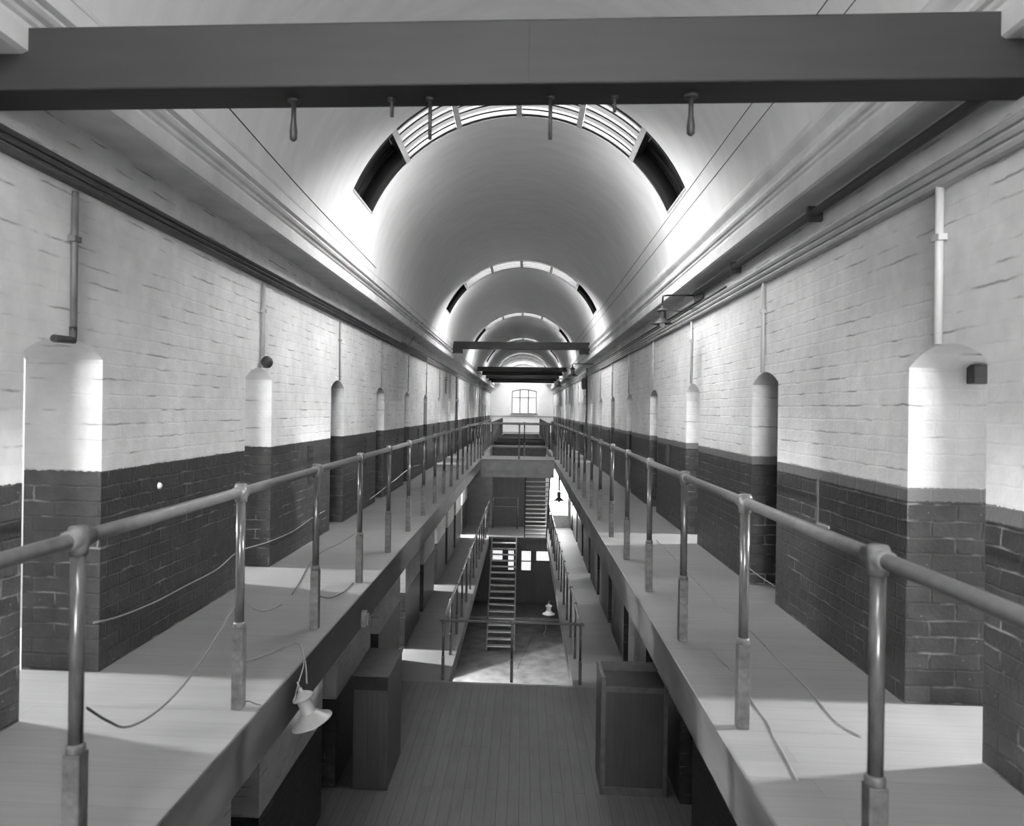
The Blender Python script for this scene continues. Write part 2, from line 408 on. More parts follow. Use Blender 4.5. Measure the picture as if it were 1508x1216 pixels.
def wpart(mb, name, m, par=None):
    o = mb.build(name, m, win); o.matrix_parent_inverse = Matrix.Translation((-mid, -(Y9 + .2), -WZ0)); return o
fr = MB(); yy0, yy1 = Y9 + .14, Y9 + .24
fr.box(WY0, WY0 + .07, yy0, yy1, WZ0, WZ1 - sag); fr.box(WY1 - .07, WY1, yy0, yy1, WZ0, WZ1 - sag); fr.box(WY0, WY1, yy0, yy1, WZ0, WZ0 + .07)
fr.prism([(a, b) for a, b in arc] + [(a, b - .07) for a, b in arc[::-1]], 'Y', yy0, yy1)
wpart(fr, 'window_frame', 'winframe')
for xx in (mid - hw / 3, mid + hw / 3):
    wpart(MB().box(xx - .05, xx + .05, yy0 - .02, yy1, WZ0, WZ1 - .03), 'mullion', 'winframe')
wpart(MB().box(WY0, WY1, yy0 - .02, yy1, .82, .9), 'transom', 'winframe')
for k in range(3):
    a, b = WY0 + 2 * hw * k / 3, WY0 + 2 * hw * (k + 1) / 3
    wpart(MB().box(a, b, yy0 + .04, yy0 + .05, WZ0, WZ1 - .02), 'pane', 'endpane')
wpart(MB().box(WY0 - .08, WY1 + .08, Y9 - .08, Y9 + .14, WZ0 - .08, WZ0), 'window_sill', 'winframe')
# wall behind the camera, with an added, unseen glowing window to brighten the near end
mb = MB()
mb.box(X0, -1.6, Y0 - T, Y0, Z3, 4.0); mb.box(1.3, X1, Y0 - T, Y0, Z3, 4.0); mb.box(-1.6, 1.3, Y0 - T, Y0, Z3, .4); mb.box(-1.6, 1.3, Y0 - T, Y0, 3.2, 4.0)
struct(mb.build('wall_rear', 'brick'))
bw = struct(MB().box(-1.6, 1.3, Y0 - .3, Y0 - .28, .4, 3.2).build('window_2', 'bpane'))
MB().box(-.18, -.12, Y0 - .28, Y0 - .2, .4, 3.2).build('mullion', 'winframe', bw)

# ================================================================ VAULT with rooflight slots
SLOTS = [(-1.52 - 9.65, -.52 - 9.65), (-1.55, -.55), (8.12, 9.14), (17.88, 18.87), (27.5, 28.5), (37.15, 38.1), (46.8, 47.75), (49.9, 50.65)]  # last slot is an added, unseen rooflight to brighten the end wall
A0, A1 = math.radians(23.4), math.radians(156.6)
RO = RV + .06
def arcp(a, r): return (CX - r * math.cos(a), CZ + r * math.sin(a))
def arc_shell(mb, y0, y1, a0, a1, r0, r1, n, ends=True, sm=True):
    vs = []
    for k in range(n + 1):
        a = a0 + (a1 - a0) * k / n
        for r in (r0, r1):
            x, z = arcp(a, r)
            for y in (y0, y1): vs.append((x, y, z))
    fi = []; fo = []; fe = []
    for k in range(n):
        b = 4 * k; c = b + 4
        fi.append((b, b + 1, c + 1, c)); fo.append((b + 2, c + 2, c + 3, b + 3)); fe += [(b, c, c + 2, b + 2), (b + 1, b + 3, c + 3, c + 1)]
    fe += [(0, 2, 3, 1), (4 * n, 4 * n + 1, 4 * n + 3, 4 * n + 2)]
    o = len(mb.v); mb.v += vs
    for fs, s_ in ((fi, sm), (fo, sm), (fe, False)):
        mb.f += [tuple(i + o for i in f) for f in fs]; mb.smooth += [s_] * len(fs)
mb = MB(); y = Y0 - .4
for s0, s1 in SLOTS:
    if s1 < Y0: continue
    arc_shell(mb, y, s0, math.radians(3), math.radians(177), RV, RO, 72)
    arc_shell(mb, s0, s1, math.radians(3), A0, RV, RO, 8)
    arc_shell(mb, s0, s1, A1, math.radians(177), RV, RO, 8)
    y = s1
arc_shell(mb, y, Y9 + .3, math.radians(3), math.radians(177), RV, RO, 72)
ce = struct(mb.build('ceiling', 'vault'))
md = ce.modifiers.new('w', 'EDGE_SPLIT'); md.split_angle = math.radians(40)
# arched recess outline on end wall: a raised rib
mb = MB(); arc_shell(mb, Y9 - .25, Y9 + .01, math.radians(6), math.radians(174), RV - .42, RV + .02, 48)
struct(mb.build('trim_1', 'vault'))

BND = [23.4, 46.3, 68.2, 90, 111.8, 133.7, 156.6]
def rooflight(no, s0, s1):
    win = struct(empty('window_%d' % no, (0, s0, 0)))
    def wp(mb, name, m):
        o = mb.build(name, m, win); o.matrix_parent_inverse = Matrix.Translation((0, -s0, 0)); return o
    W = s1 - s0
    b0, b1 = math.radians(BND[1]), math.radians(BND[5])
    fr = MB()
    arc_shell(fr, s0 - .002, s0 + .075, A0, A1, RV + .004, RV + .062, 40); arc_shell(fr, s1 - .075, s1 + .002, A0, A1, RV + .004, RV + .062, 40)
    for a, b in ((A0, b0), (b1, A1)):          # the boarded end bays are deeper boxes
        arc_shell(fr, s0 - .03, s0 + .0, a, b, RV + .02, RV + .24, 10); arc_shell(fr, s1, s1 + .03, a, b, RV + .02, RV + .24, 10)
    arc_shell(fr, s0 - .03, s1 + .03, A0 - .012, A0, RV + .03, RV + .24, 1); arc_shell(fr, s0 - .03, s1 + .03, A1, A1 + .012, RV + .03, RV + .24, 1)
    wp(fr, 'window_frame', 'frame')
    for i in range(6):
        a, b = math.radians(BND[i]), math.radians(BND[i + 1])
        g = MB()
        if i in (0, 5):
            arc_shell(g, s0, s1, a, b, RV + .20, RV + .24, 10)
            for q in (.16, .44, .74, .9): arc_shell(g, s0 + W * q, s0 + W * q + .02, a, b, RV + .188, RV + .205, 10)
            wp(g, 'boarded_panel', 'grey')
        else:
            arc_shell(g, s0 + .04, s1 - .03, a + .008, b - .008, RV + .040, RV + .044, 10)
            wp(g, 'pane', 'pane')
            for q in (.20, .42, .60, .80):
                g = MB(); arc_shell(g, s0 + W * q, s0 + W * q + .045, a, b, RV + .016, RV + .041, 10)
                wp(g, 'glazing_bar', 'frame')
    for i, deg in enumerate(BND[1:-1]):
        a = math.radians(deg); g = MB()
        arc_shell(g, s0 + .0, s1 - .0, a - .014, a + .014, RV + .01, RV + (.24 if i in (0, 4) else .06), 1, sm=False)
        mu = wp(g, 'mullion', 'frame')
        g = MB(); arc_shell(g, s0 + .002, s1 - .002, a - .017, a + .017, RV - .006, RV + .012, 1, sm=False)
        g.build('mullion_edge', 'framelt', mu)
    for a in (A0, A1):
        g = MB(); arc_shell(g, s0, s1, a - .006, a + .006, RV - .006, RV + .03, 1, sm=False)
        wp(g, 'end_strip', 'framelt')
n = 3
for s0, s1 in SLOTS:
    if s1 < Y0: continue
    rooflight(n, s0, s1); n += 1

# ================================================================ CORNICES and string courses
def cornice(name, x, sgn, p, m='cornice'):
    # profile: distance from the wall, height
    q = p / .28
    pr = [(-.02, 1.455), (.26 * q, 1.45), (.285 * q, 1.462), (.285 * q, 1.555), (.265 * q, 1.565), (.25 * q, 1.60), (.265 * q, 1.612), (.265 * q, 1.635),
          (.29 * q, 1.645), (.302 * q, 1.665), (.29 * q, 1.688), (.25 * q, 1.70), (.235 * q, 1.73), (.245 * q, 1.765), (.285 * q, 1.80), (.30 * q, 1.82), (.30 * q, 1.85), (.27 * q, 1.865), (.245 * q, 1.91), (.20 * q, 1.96), (-.02, 1.99)]
    poly = [(x - sgn * a, b) for a, b in pr]
    return struct(MB().prism(poly, 'Y', Y0, Y9).build(name, m))
cornice('trim_2', XL, -1, .28); cornice('trim_3', XR, 1, .19)
# string course under the cornice: three reeds
def reeds(name, x, sgn, y0, y1, z0, z1, m, dep=.05):
    mb = MB(); n = 3; h = (z1 - z0) / n
    poly = [(x + sgn * .01, z0)]
    for k in range(n):
        for j in range(5):
            a = PI * j / 4; poly.append((x - sgn * (.018 + (dep - .018) * math.sin(a)), z0 + h * k + h * (1 - math.cos(a)) / 2))
    poly.append((x + sgn * .01, z1))
    return struct(mb.prism(poly, 'Y', y0, y1).build(name, m))
reeds('trim_4', XL, -1, Y0, 17.6, 1.125, 1.235, 'mould_dark', .06)
reeds('trim_5', XL, -1, 17.6, Y9, 1.125, 1.235, 'mould_light')
reeds('trim_6', XR, 1, Y0, Y9, 1.09, 1.23, 'mould_light')
def runpipe(name, label, pts, r, m, clips=None):
    o = MB().tube(pts, r, 8).build(name, m)
    tag(o, label, 'pipe')
    for c in clips or []:
        MB().box(c[0] - .035, c[0] + .035, c[1] - .012, c[1] + .012, c[2] - .045, c[2] + .03).build('pipe_clip', m, o)
    return o
runpipe('conduit', 'thin dark conduit running along the top of the left string course', [(XL + .035, 14, 1.255), (XL + .035, 50, 1.255)], .014, 'mould_dark')
runpipe('conduit', 'thin dark conduit running along the right string course', [(XR - .03, 7.5, 1.245), (XR - .03, 50, 1.245)], .011, 'mould_dark')
# black gas main under the right cornice
o = MB().tube([(XR - .06, -6, 1.375), (XR - .06, 8.75, 1.36)], .028, 12).build('gas_pipe', 'iron')
tag(o, 'thick black pipe fixed to the right wall just below the cornice', 'pipe')
for yy in (2.6, 5.2, 7.1): MB().box(XR - .10, XR - .001, yy - .02, yy + .02, 1.31, 1.41).build('pipe_clip', 'iron', o)
o = MB().tube([(XR - .02, 8.5, 1.335), (XR - .02, 8.5, 1.29), (XR - .02, 8.8, 1.285), (XR - .02, 23, 1.30)], .014, 8).build('conduit', 'pipeg')
tag(o, 'thin grey conduit dropping off the black pipe behind the near bracket lamp', 'pipe')

# vertical conduits from string course down to each door arch
def drop(x, sgn, d, m, r, side, i, ball=False):
    y = d - DW / 2 + .02; xx = x - sgn * (r + .004)
    o = MB().tube([(xx, y, 1.10), (xx, y, .345)], r, 10).build('conduit', m)
    col = {'pipe': 'Light grey', 'pipeg': 'Grey', 'whitepipe': 'White'}[m].lower()
    tag(o, '%s vertical conduit above the %s arched door opening on the %s wall' % (col, ORD[i], side), 'pipe', 'vertical conduits over the %s doors' % side)
    MB().box(xx - sgn * .002 - .02, xx + .02, y - r * 1.8, y + r * 1.8, .84, .87).build('pipe_clip', m, o)
    return o
for i, d in enumerate([d for d in LD if d > 3]):
    if i < 14:
        o = drop(XL, -1, d, 'pipeg' if i in (0,) else 'pipe', .017 if i < 2 else .012, 'left', i)
        if i == 0:
            MB().tube([(XL + .02, d - DW / 2 + .02, .40), (XL + .02, d - DW / 2 + .02, .33), (XL + .02, d - DW / 2 - .14, .325)], .020, 8).build('elbow', 'iron', o)
for i, d in enumerate([d for d in RD if d > 3]):
    if i < 15: drop(XR, 1, d, 'whitepipe', .02 if i == 0 else .014, 'right', i)
# bell on second left door
b = MB().lathe([(0, -.055), (.03, -.05), (.05, -.025), (.055, 0), (.045, .03), (.02, .05), (0, .055)], 16).build('bell', 'iron', loc=(XL + .055, 6.56, .40))
tag(b, 'small round black bell at the foot of the conduit over the second left door', 'bell')
# tall thin service pipes further down
for (x, sgn, y, z0, z1, lab) in ((XL, -1, 25.3, -1.5, 1.1, 'tall dark service pipe running down the left wall to the floor'),
                                 (XL, -1, 38.5, -1.5, 1.9, 'distant tall dark pipe crossing the cornice at the far left'),
                                 (XL, -1, 21.9, .45, 1.12, 'short dark hanging pipe halfway down the left wall'),
                                 (XR, 1, 23.6, -1.5, 1.35, 'tall dark service pipe beside the meter box on the right wall')):
    o = MB().tube([(x - sgn * .05, y, z1), (x - sgn * .05, y, z0)], .028 if z0 < 0 else .016, 8).build('service_pipe', 'pipeg')
    tag(o, lab, 'pipe')
    for zc in (z1 - .2, z0 + .4): MB().box(x - sgn * .05 - .04, x - sgn * .05 + .04, y - .045, y + .045, zc, zc + .03).build('pipe_clip', 'pipeg', o)
o = MB().box(XR - .16, XR, 23.9, 24.25, .70, 1.05).build('meter_box', 'iron', bevel=.01)
tag(o, 'black meter box high on the right wall beside the tall dark pipe', 'box')
MB().box(XR - .175, XR - .16, 23.95, 24.2, .75, 1.0).build('door', 'dark', o)
for y, z, lab in ((24.0, .47, 'upper small white junction fitting below the meter box on the right wall'), (24.3, .25, 'lower small white junction fitting below the meter box on the right wall')):
    tag(MB().lathe([(0, -.05), (.05, -.04), (.055, .02), (.03, .05), (0, .055)], 12).build('junction_fitting', 'plate', loc=(XR - .06, y, z)), lab, 'fitting')
tag(MB().lathe([(0, -.05), (.05, -.04), (.055, .02), (.03, .05), (0, .055)], 12).build('junction_fitting', 'plate', loc=(XL + .10, 25.2, .3)), 'small white junction fitting on the tall dark pipe of the left wall', 'fitting')

# iron boxes on right dado, vents on left dado
for y0, y1, z0, z1, lab in ((10.35, 10.95, -.73, -.44, 'nearest dark iron box hung on the right wall above the handrail'),
                            (14.3, 16.4, -.70, -.41, 'long dark iron panel on the right wall between two door openings'),
                            (25.6, 29.0, -.75, -.46, 'farthest dark panel on the right wall beyond the meter box')):
    o = MB().box(XR - .06, XR - .001, y0, y1, z0, z1).build('wall_box', 'iron', bevel=.008); o.name = 'iron_box'
    tag(o, lab, 'box')
    MB().box(XR - .07, XR - .06, y0 + .05, y1 - .05, z0 + .04, z1 - .04).build('lid', 'dark', o)
for k, y in enumerate((5.2, 8.05, 10.85, 13.7, 16.5, 19.3, 22.1)):
    if k < 1: continue
    o = MB().box(XL, XL + .015, y, y + .16, -.86, -.42).build('ventilator', 'iron')
    for j in range(5): MB().box(XL + .012, XL + .022, y + .01, y + .15, -.84 + j * .085, -.81 + j * .085).build('louvre', 'dark', o)
    tag(o, 'narrow black ventilator in the left dark dado, %s of six from the near end' % ('first second third fourth fifth sixth'.split()[k - 1]), 'vent', 'ventilators in the left dado')
for k, y in enumerate((17.6, 20.3)):
    o = MB().box(XR - .015, XR, y, y + .16, -.86, -.42).build('ventilator', 'iron')
    for j in range(5): MB().box(XR - .022, XR - .012, y + .01, y + .15, -.84 + j * .085, -.81 + j * .085).build('louvre', 'dark', o)
    tag(o, 'narrow black ventilator in the right dark dado, %s of the two' % ('nearer', 'farther')[k], 'vent', 'ventilators in the right dado')
p = at(234, 715, X=XL + .01)
o = MB().lathe([(.0, .02), (.012, .018), (.02, .008), (.022, 0)], 14).build('ceramic_insulator', 'plate', loc=p); o.rotation_euler = (0, PI / 2, 0)
tag(o, 'small round white ceramic insulator on the near left dark dado', 'insulator')
p = at(1436, 551, Y=3.98)
o = MB().box(p.x - .02, p.x + .06, 3.96, 4.03, p.z - .05, p.z + .05).build('latch_plate', 'iron', bevel=.008)
tag(o, 'black iron latch plate in the nearest right door reveal', 'latch')
p = at(1205, 735, X=XR)
o = MB().box(XR - .012, XR, p.y - .012, p.y + .012, p.z - .17, p.z + .14).build('wall_bracket', 'pipeg')
MB().box(XR - .012, XR, p.y - .2, p.y, p.z - .17, p.z - .155).build('bracket_arm', 'pipe', o)
tag(o, 'worn iron wall bracket on the right dado nearest the camera', 'bracket')

# ================================================================ FLOORS
def slab(name, x0, x1, y0, y1, z, th, m): return struct(MB().box(x0, x1, y0, y1, z - th, z).build(name, m))
slab('floor_gallery_left', XL - WT, EL, Y0, Y9, Z1, .06, 'gallery')
slab('floor_gallery_right', ER, XR + WT, Y0, Y9, Z1, .06, 'gallery')
# steel edge beams (fascias)
struct(MB().box(EL - .05, EL, Y0, Y9, Z1 - .27, Z1 - .0601).build('trim_7', 'fascia'))
struct(MB().box(ER, ER + .05, Y0, Y9, Z1 - .27, Z1 - .0601).build('trim_8', 'fasciaR'))
struct(MB().box(EL - .0, EL + .012, Y0, Y9, Z1 - .06, Z1 + .002).build('trim_9', 'fascia'))
struct(MB().box(ER - .012, ER + .0, Y0, Y9, Z1 - .06, Z1 + .002).build('trim_10', 'fasciaR'))
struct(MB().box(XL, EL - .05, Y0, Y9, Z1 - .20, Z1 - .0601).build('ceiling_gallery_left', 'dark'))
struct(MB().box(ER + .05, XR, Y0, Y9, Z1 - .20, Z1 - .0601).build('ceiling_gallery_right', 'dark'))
slab('floor_near_landing', EL, ER, Y0, .9, Z1, .25, 'gallery')
slab('floor_cross_landing', EL, ER, 22.75, 24.45, Z1, .06, 'gallery')
# cross landing front: two boards
struct(MB().box(EL, ER, 22.76, 22.82, Z1 - .36, Z1 - .061).build('trim_11', 'platform'))
struct(MB().box(EL, ER, 22.79, 22.85, Z1 - .55, Z1 - .361).build('trim_12', 'platform'))
struct(MB().box(EL, ER, 24.38, 24.44, Z1 - .3, Z1 - .061).build('trim_13', 'platform'))
slab('floor_far_deck', EL, ER, 31.15, 40.3, Z1, .06, 'lowgallery')
struct(MB().box(EL, ER, 31.16, 31.22, Z1 - .5, Z1 - .061).build('trim_14', 'dark'))
slab('floor_end_landing', EL, ER, 47.2, Y9, Z1, .06, 'gallery')
struct(MB().box(EL, ER, 47.21, 47.27, Z1 - .5, Z1 - .061).build('trim_15', 'platform'))
# cross timbers lying on the far deck
for k, y in enumerate((31.9, 33.6, 35.3, 37.2)):
    o = MB().box(EL + .02, ER - .02, y, y + .22, Z1, Z1 + .16 - .02 * k).build('cross_timber', 'beam', bevel=.01)
    tag(o, 'dark cross timber lying on the far deck, %s of four from the camera' % ('first second third fourth'.split()[k]), 'timber', 'cross timbers on the far deck')
# boarded parapets
for x, s, side, y0 in ((EL - .06, 1, 'left', 31.6), (ER + .03, 1, 'right', 29.0)):
    o = MB()
    for k in range(4): o.box(x, x + .025, y0, 46.6, Z1 + .06 + k * .235, Z1 + .06 + k * .235 + .215)
    o = o.build('boarded_parapet', 'parapet')
    tag(o, 'dark horizontal boarded parapet along the far %s gallery edge' % side, 'parapet')
    k = 0
    while y0 + k * 2.1 < 46.7:
        MB().box(x - .03, x + .03, y0 + k * 2.1, y0 + k * 2.1 + .06, Z1, Z1 + 1.0).build('post', 'stringer', o); k += 1
# lower level
slab('floor_lower_left', XL - WT, EL - .0, 13.3, 31.5, Z2, .06, 'lowgallery')
slab('floor_lower_right', ER, XR + WT, 13.3, 31.5, Z2, .06, 'lowgallery')
slab('floor_lower_landing', XL - WT, XR + WT, Y0, 13.3, Z2, .06, 'landing')
struct(MB().box(EL - .05, EL, 13.3, 31.5, Z2 - .3, Z2 - .0601).build('trim_16', 'fascia'))
struct(MB().box(ER, ER + .05, 13.3, 31.5, Z2 - .3, Z2 - .0601).build('trim_17', 'fasciaR'))
struct(MB().box(EL, ER, 13.24, 13.3, Z2 - .3, Z2 - .0601).build('trim_18', 'fascia'))
struct(MB().box(EL, ER, 13.26, 13.34, Z2 - .04, Z2 + .004).build('trim_19', 'platform'))
slab('floor_back_landing', EL, ER, 28.75, 31.5, Z2, .06, 'landing')
struct(MB().box(EL, ER, 28.76, 28.82, Z2 - .5, Z2 - .061).build('trim_20', 'dark'))
slab('floor_ground', XL, XR, Y0, Y9, Z3, .1, 'ground')
# ground floor step beyond the stair foot
tag(MB().box(XL + .1, XR - .1, 29.2, 31.4, Z3, Z3 + .12).build('ground_step', 'platform', bevel=.01), 'low broad step in front of the ground floor glazed screen', 'step')
# partitions closing the lower storeys at the back
struct(MB().box(EL + .0, ER, 31.5, 31.6, Z2, Z1 - .06).build('wall_partition_back', 'darkz'))
struct(MB().box(XL, EL, 31.5, 31.6, Z2, Z1 - .2).build('wall_partition_left', mat('grey_plaster', .14, .8)))
mb = MB(); mb.box(ER, 1.08, 31.5, 31.6, Z2, Z1 - .2); mb.box(1.92, XR, 31.5, 31.6, Z2, Z1 - .2); mb.box(1.08, 1.92, 31.5, 31.6, Z2, Z2 + .5)
struct(mb.build('wall_partition_right', mat('pale_plaster', .7, .8)))
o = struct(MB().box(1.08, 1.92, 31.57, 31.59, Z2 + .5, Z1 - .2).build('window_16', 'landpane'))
fr = MB(); fr.box(1.08, 1.12, 31.5, 31.57, Z2 + .5, Z1 - .2); fr.box(1.88, 1.92, 31.5, 31.57, Z2 + .5, Z1 - .2); fr.box(1.48, 1.51, 31.52, 31.57, Z2 + .5, Z1 - .2); fr.build('window_frame', 'winframe', o)
GP = 31.55
gp = [(-1.28, -.80), (-.62, -.32), (-.06, .40), (.56, 1.20)]
mb = MB(); mb.box(XL, XR, GP, GP + .1, -5.93, Z2 - .06)
xs = [XL] + [v for p in gp for v in p] + [XR]
for k in range(0, len(xs), 2): mb.box(xs[k], xs[k + 1], GP, GP + .1, Z3, -5.93)
for k, (a, b) in enumerate(gp):
    mb.box(a, b, GP, GP + .1, Z3, -6.36 if k in (0, 3) else -6.78)
struct(mb.build('wall_ground_screen', 'darkz'))
for k, (a, b) in enumerate(gp):
    bot = -6.36 if k in (0, 3) else -6.78
    o = struct(MB().box(a, b, GP + .06, GP + .07, bot, -5.93).build('window_%d' % (12 + k), 'gpane'))
    fr = MB(); fr.box(a, a + .035, GP - .01, GP + .05, bot, -5.93); fr.box(b - .035, b, GP - .01, GP + .05, bot, -5.93); fr.box(a, b, GP - .01, GP + .05, bot, bot + .035)
    if bot < -6.5: fr.box(a, b, GP - .01, GP + .05, -6.38, -6.34)
    fr.build('window_frame', 'dark', o)

# ================================================================ RAILINGS
RH = 1.075
def post_mesh():
    t = MB().tube([(0, 0, .40), (0, 0, RH - .02)], .0225, 14)
    s = MB()
    s.box(-.028, .028, -.028, .028, 0, .40); s.lathe([(.0, .40), (.030, .40), (.030, .425), (.023, .43)], 14)
    f = MB().lathe([(.0, -.052), (.028, -.05), (.031, -.03), (.034, 0), (.034, .02), (.028, .038), (.0, .042)], 14, (0, 0, RH))
    return t, s, f
_pt, _ps, _pf = post_mesh()
P_post = None
def make_post(parent, loc, rail_dir):
    """post (tube) > sleeve, tee fitting"""
    global P_post
    if P_post is None:
        a = _pt.build('post', 'post', parent, loc); b = _ps.build('sleeve', 'sleeve', a, bevel=.004)
        c = _pf.build('rail_fitting', 'rail', a); P_post = a
        c2 = MB().tube([(0, -.06, RH), (0, .06, RH)], .031, 14).build('collar', 'rail', a)
        return a
    a = P_post.copy(); COL.objects.link(a); a.parent = parent; a.location = loc
    if rail_dir == 'X': a.rotation_euler = (0, 0, PI / 2)
    for ch in P_post.children:
        d = ch.copy(); COL.objects.link(d); d.parent = a
    return a
def railing(label, x, ys, z, y0, y1, cat='railing'):
    root = empty('gallery_railing', (x, ys[0], z)); tag(root, label, cat)
    pts = [(0, y0 - ys[0] + (y1 - y0) * k / 40, RH) for k in range(41)]
    MB().tube(pts, .024, 14).build('handrail', 'rail', root)
    for yy in ys: make_post(root, (0, yy - ys[0], 0), 'Y')
    return root
yl = [3.64 + 1.36 * k - 4.08 for k in range(18)]; yl = [y for y in yl if y < 22.3] + [22.85]
yr = [3.64 + 1.345 * k - 4.035 for k in range(18)]; yr = [y for y in yr if y < 22.3] + [22.85]
railing('long grey tube railing on the upper left gallery edge nearest the camera', PLX, yl, Z1, -.5, 22.87)
railing('long grey tube railing on the upper right gallery edge nearest the camera', PRX, yr, Z1, -.5, 22.87)
railing('short tube railing on the upper left gallery beyond the cross landing', PLX, [24.5 + 1.3 * k for k in range(6)], Z1, 24.48, 31.05)
railing('short tube railing on the upper right gallery beyond the cross landing', PRX, [24.5 + 1.3 * k for k in range(4)], Z1, 24.48, 28.5)
railing('tube railing along the lower left gallery beside the well', PLX, [13.45 + 1.36 * k for k in range(1, 13)] + [31.0], Z2, 13.42, 31.02)
railing('tube railing along the lower right gallery beside the well', PRX, [13.45 + 1.36 * k for k in range(1, 13)] + [31.0], Z2, 13.42, 31.02)
def xrailing(label, xs, y, z):
    root = empty('gallery_railing', (xs[0], y, z)); tag(root, label, 'railing')
    MB().tube([(0, 0, RH), (xs[-1] - xs[0], 0, RH)], .024, 14).build('handrail', 'rail', root)
    for xx in xs: make_post(root, (xx - xs[0], 0, 0), 'X')
xrailing('tube railing across the front of the well at the lower landing edge', [PLX, -.16, PRX], 13.42, Z2)
xrailing('tube railing across the front of the upper cross landing', [PLX + .08, -.14, PRX - .08], 22.95, Z1)
xrailing('tube railing across the back of the upper cross landing', [PLX + .08, .02, PRX - .08], 24.35, Z1)
# guard frame at the head of the lower stair
root = empty('stair_guard', (-1.22, 30.8, Z2)); tag(root, 'two-bar metal guard frame behind the head of the lower staircase', 'railing')
MB().tube([(0, 0, 1.25), (1.0, 0, 1.25)], .02, 8).build('top_bar', 'rail', root)
MB().tube([(0, 0, .9), (1.0, 0, .9)], .015, 8).build('middle_bar', 'rail', root)
for xx in (0, 1.0): MB().tube([(xx, 0, 0), (xx, 0, 1.25)], .02, 8).build('post', 'post', root)

# ================================================================ BEAMS
def beam(name, y0, y1, z0, z1, lab, x0=XL, x1=XR, corb=False):
    o = MB().box(x0, x1, y0, y1, z0, z1).build(name, 'beam', bevel=.008)
    tag(o, lab, 'beam')
    if corb:
        for a, b in ((XL + .02, XL + .56), (XR - .45, XR - .02)):
            MB().box(a, b, y0, y1, z0 - .12, z0).build('corbel', 'beam', o)
    return o
near = beam('tie_beam', 2.98, 3.2, 1.3, 1.56, 'big dark timber beam crossing overhead nearest the camera with hooks', XL - .1, XR + .1)
beam('tie_beam', 21.35, 21.6, 1.745, 1.95, 'single dark tie beam spanning the vault between the second and third rooflights', corb=True)
for k, y in enumerate((32.6, 36.4, 40.0, 43.2, 46.2)):
    beam('tie_beam', y, y + .3, 1.70, 1.885, 'distant dark tie beam, %s of the close set of five' % ('first second third fourth fifth'.split()[k]))
    bpy.context.scene.collection.objects[-1]
# hooks under near beam
for k, (x, y, r) in enumerate(((432, 208, .014), (577, 172, .009), (633, 205, .009), (810, 205, .009), (905, 165, .008), (1017, 200, .015))):
    p = at(x, y, Y=3.1)
    zb = 1.3
    if k in (0, 5):
        mb = MB().tube([(p.x, 3.1, zb), (p.x, 3.1, (zb + p.z) / 2), (p.x, 3.1, p.z + .04), (p.x, 3.1, p.z + .01), (p.x, 3.1, p.z)], [.010, .011, .017, .016, .006], 10)
    else:
        mb = MB().tube([(p.x, 3.1, zb), (p.x, 3.1, p.z)], [r * .9, r * .9], 10)
    o = mb.build('hanging_hook', 'iron')
    MB().lathe([(0, -.012), (r * 2, -.012), (r * 2, 0), (0, 0)], 10, (p.x, 3.1, zb)).build('plate', 'iron', o)
    tag(o, 'black iron rod hanging from the near beam, %s of six from the left' % ('first second third fourth fifth sixth'.split()[k]), 'hook', 'iron rods under the near beam')
# wires under the vault
def cord(name, label, pts, r, m, n=8):
    return tag(MB().tube(spline(pts, n), r, 6).build(name, m), label, 'wire')
cord('overhead_wire', 'upper thin wire strung along the right side of the vault', [(1.66, 3.6, 2.32), (1.68, 14, 2.30), (1.68, 28, 2.32)], .004, 'corddk')
cord('overhead_wire', 'lower thin wire strung along the right side of the vault', [(1.69, 3.6, 2.16), (1.71, 12, 2.14), (1.72, 24, 2.16)], .004, 'corddk')
cord('overhead_wire', 'thin dark wire along the left springing of the vault', [(-1.95, 4.4, 1.96), (-2.0, 6.8, 1.92), (-2.03, 10, 1.90)], .005, 'corddk')
p1, p2, p3 = at(623, 474, X=-2.05), at(611, 495, X=-2.2), at(600, 511, X=-2.32)
cord('overhead_wire', 'thin wire looping down across the left cornice', [p1, p2, p3], .006, 'corddk')

# ================================================================ STAIRS
def stair(label, x0, x1, yb, zb, yt, zt, n, rail=True):
    root = empty('staircase', ((x0 + x1) / 2, yb, zb)); tag(root, label, 'staircase')
    w = (x1 - x0) / 2; dy, dz = yt - yb, zt - zb; s = 1 if dy > 0 else -1
    for sx in (-1, 1):
        a = sx * w; b = sx * (w - .045)
        v = [(0, -.0), (s * .24, 0), (dy, dz - .24), (dy, dz + .02), (dy - s * .04, dz + .02), (-s * .02, .1)]
        MB().prism([(p[0], p[1]) for p in v], 'X', a, b).build('stringer', 'stringer', root)
    for k in range(n):
        t = (k + 1) / (n + 1); y = dy * t; z = dz * t
        MB().box(-w + .045, w - .045, y - .11, y + .12, z - .03, z).build('tread', 'tread', root, bevel=.004)
    if rail:
        for sx in (-1, 1):
            q = MB().tube([(sx * (w - .02), 0, .9), (sx * (w - .02), dy, dz + .9)], .018, 8).build('handrail', 'rail', root)
            for t in (.02, .5, .98): MB().tube([(sx * (w - .02), dy * t, dz * t), (sx * (w - .02), dy * t, dz * t + .9)], .014, 8).build('baluster', 'post', q)
    return root
stair('open steep staircase rising from the ground floor to the lower gallery landing', -1.19, -.21, 25.25, Z3, 28.74, Z2, 17, rail=False)
stair('open staircase rising from the back landing to the upper cross landing', .05, .93, 28.78, Z2, 24.5, Z1, 17, rail=False)

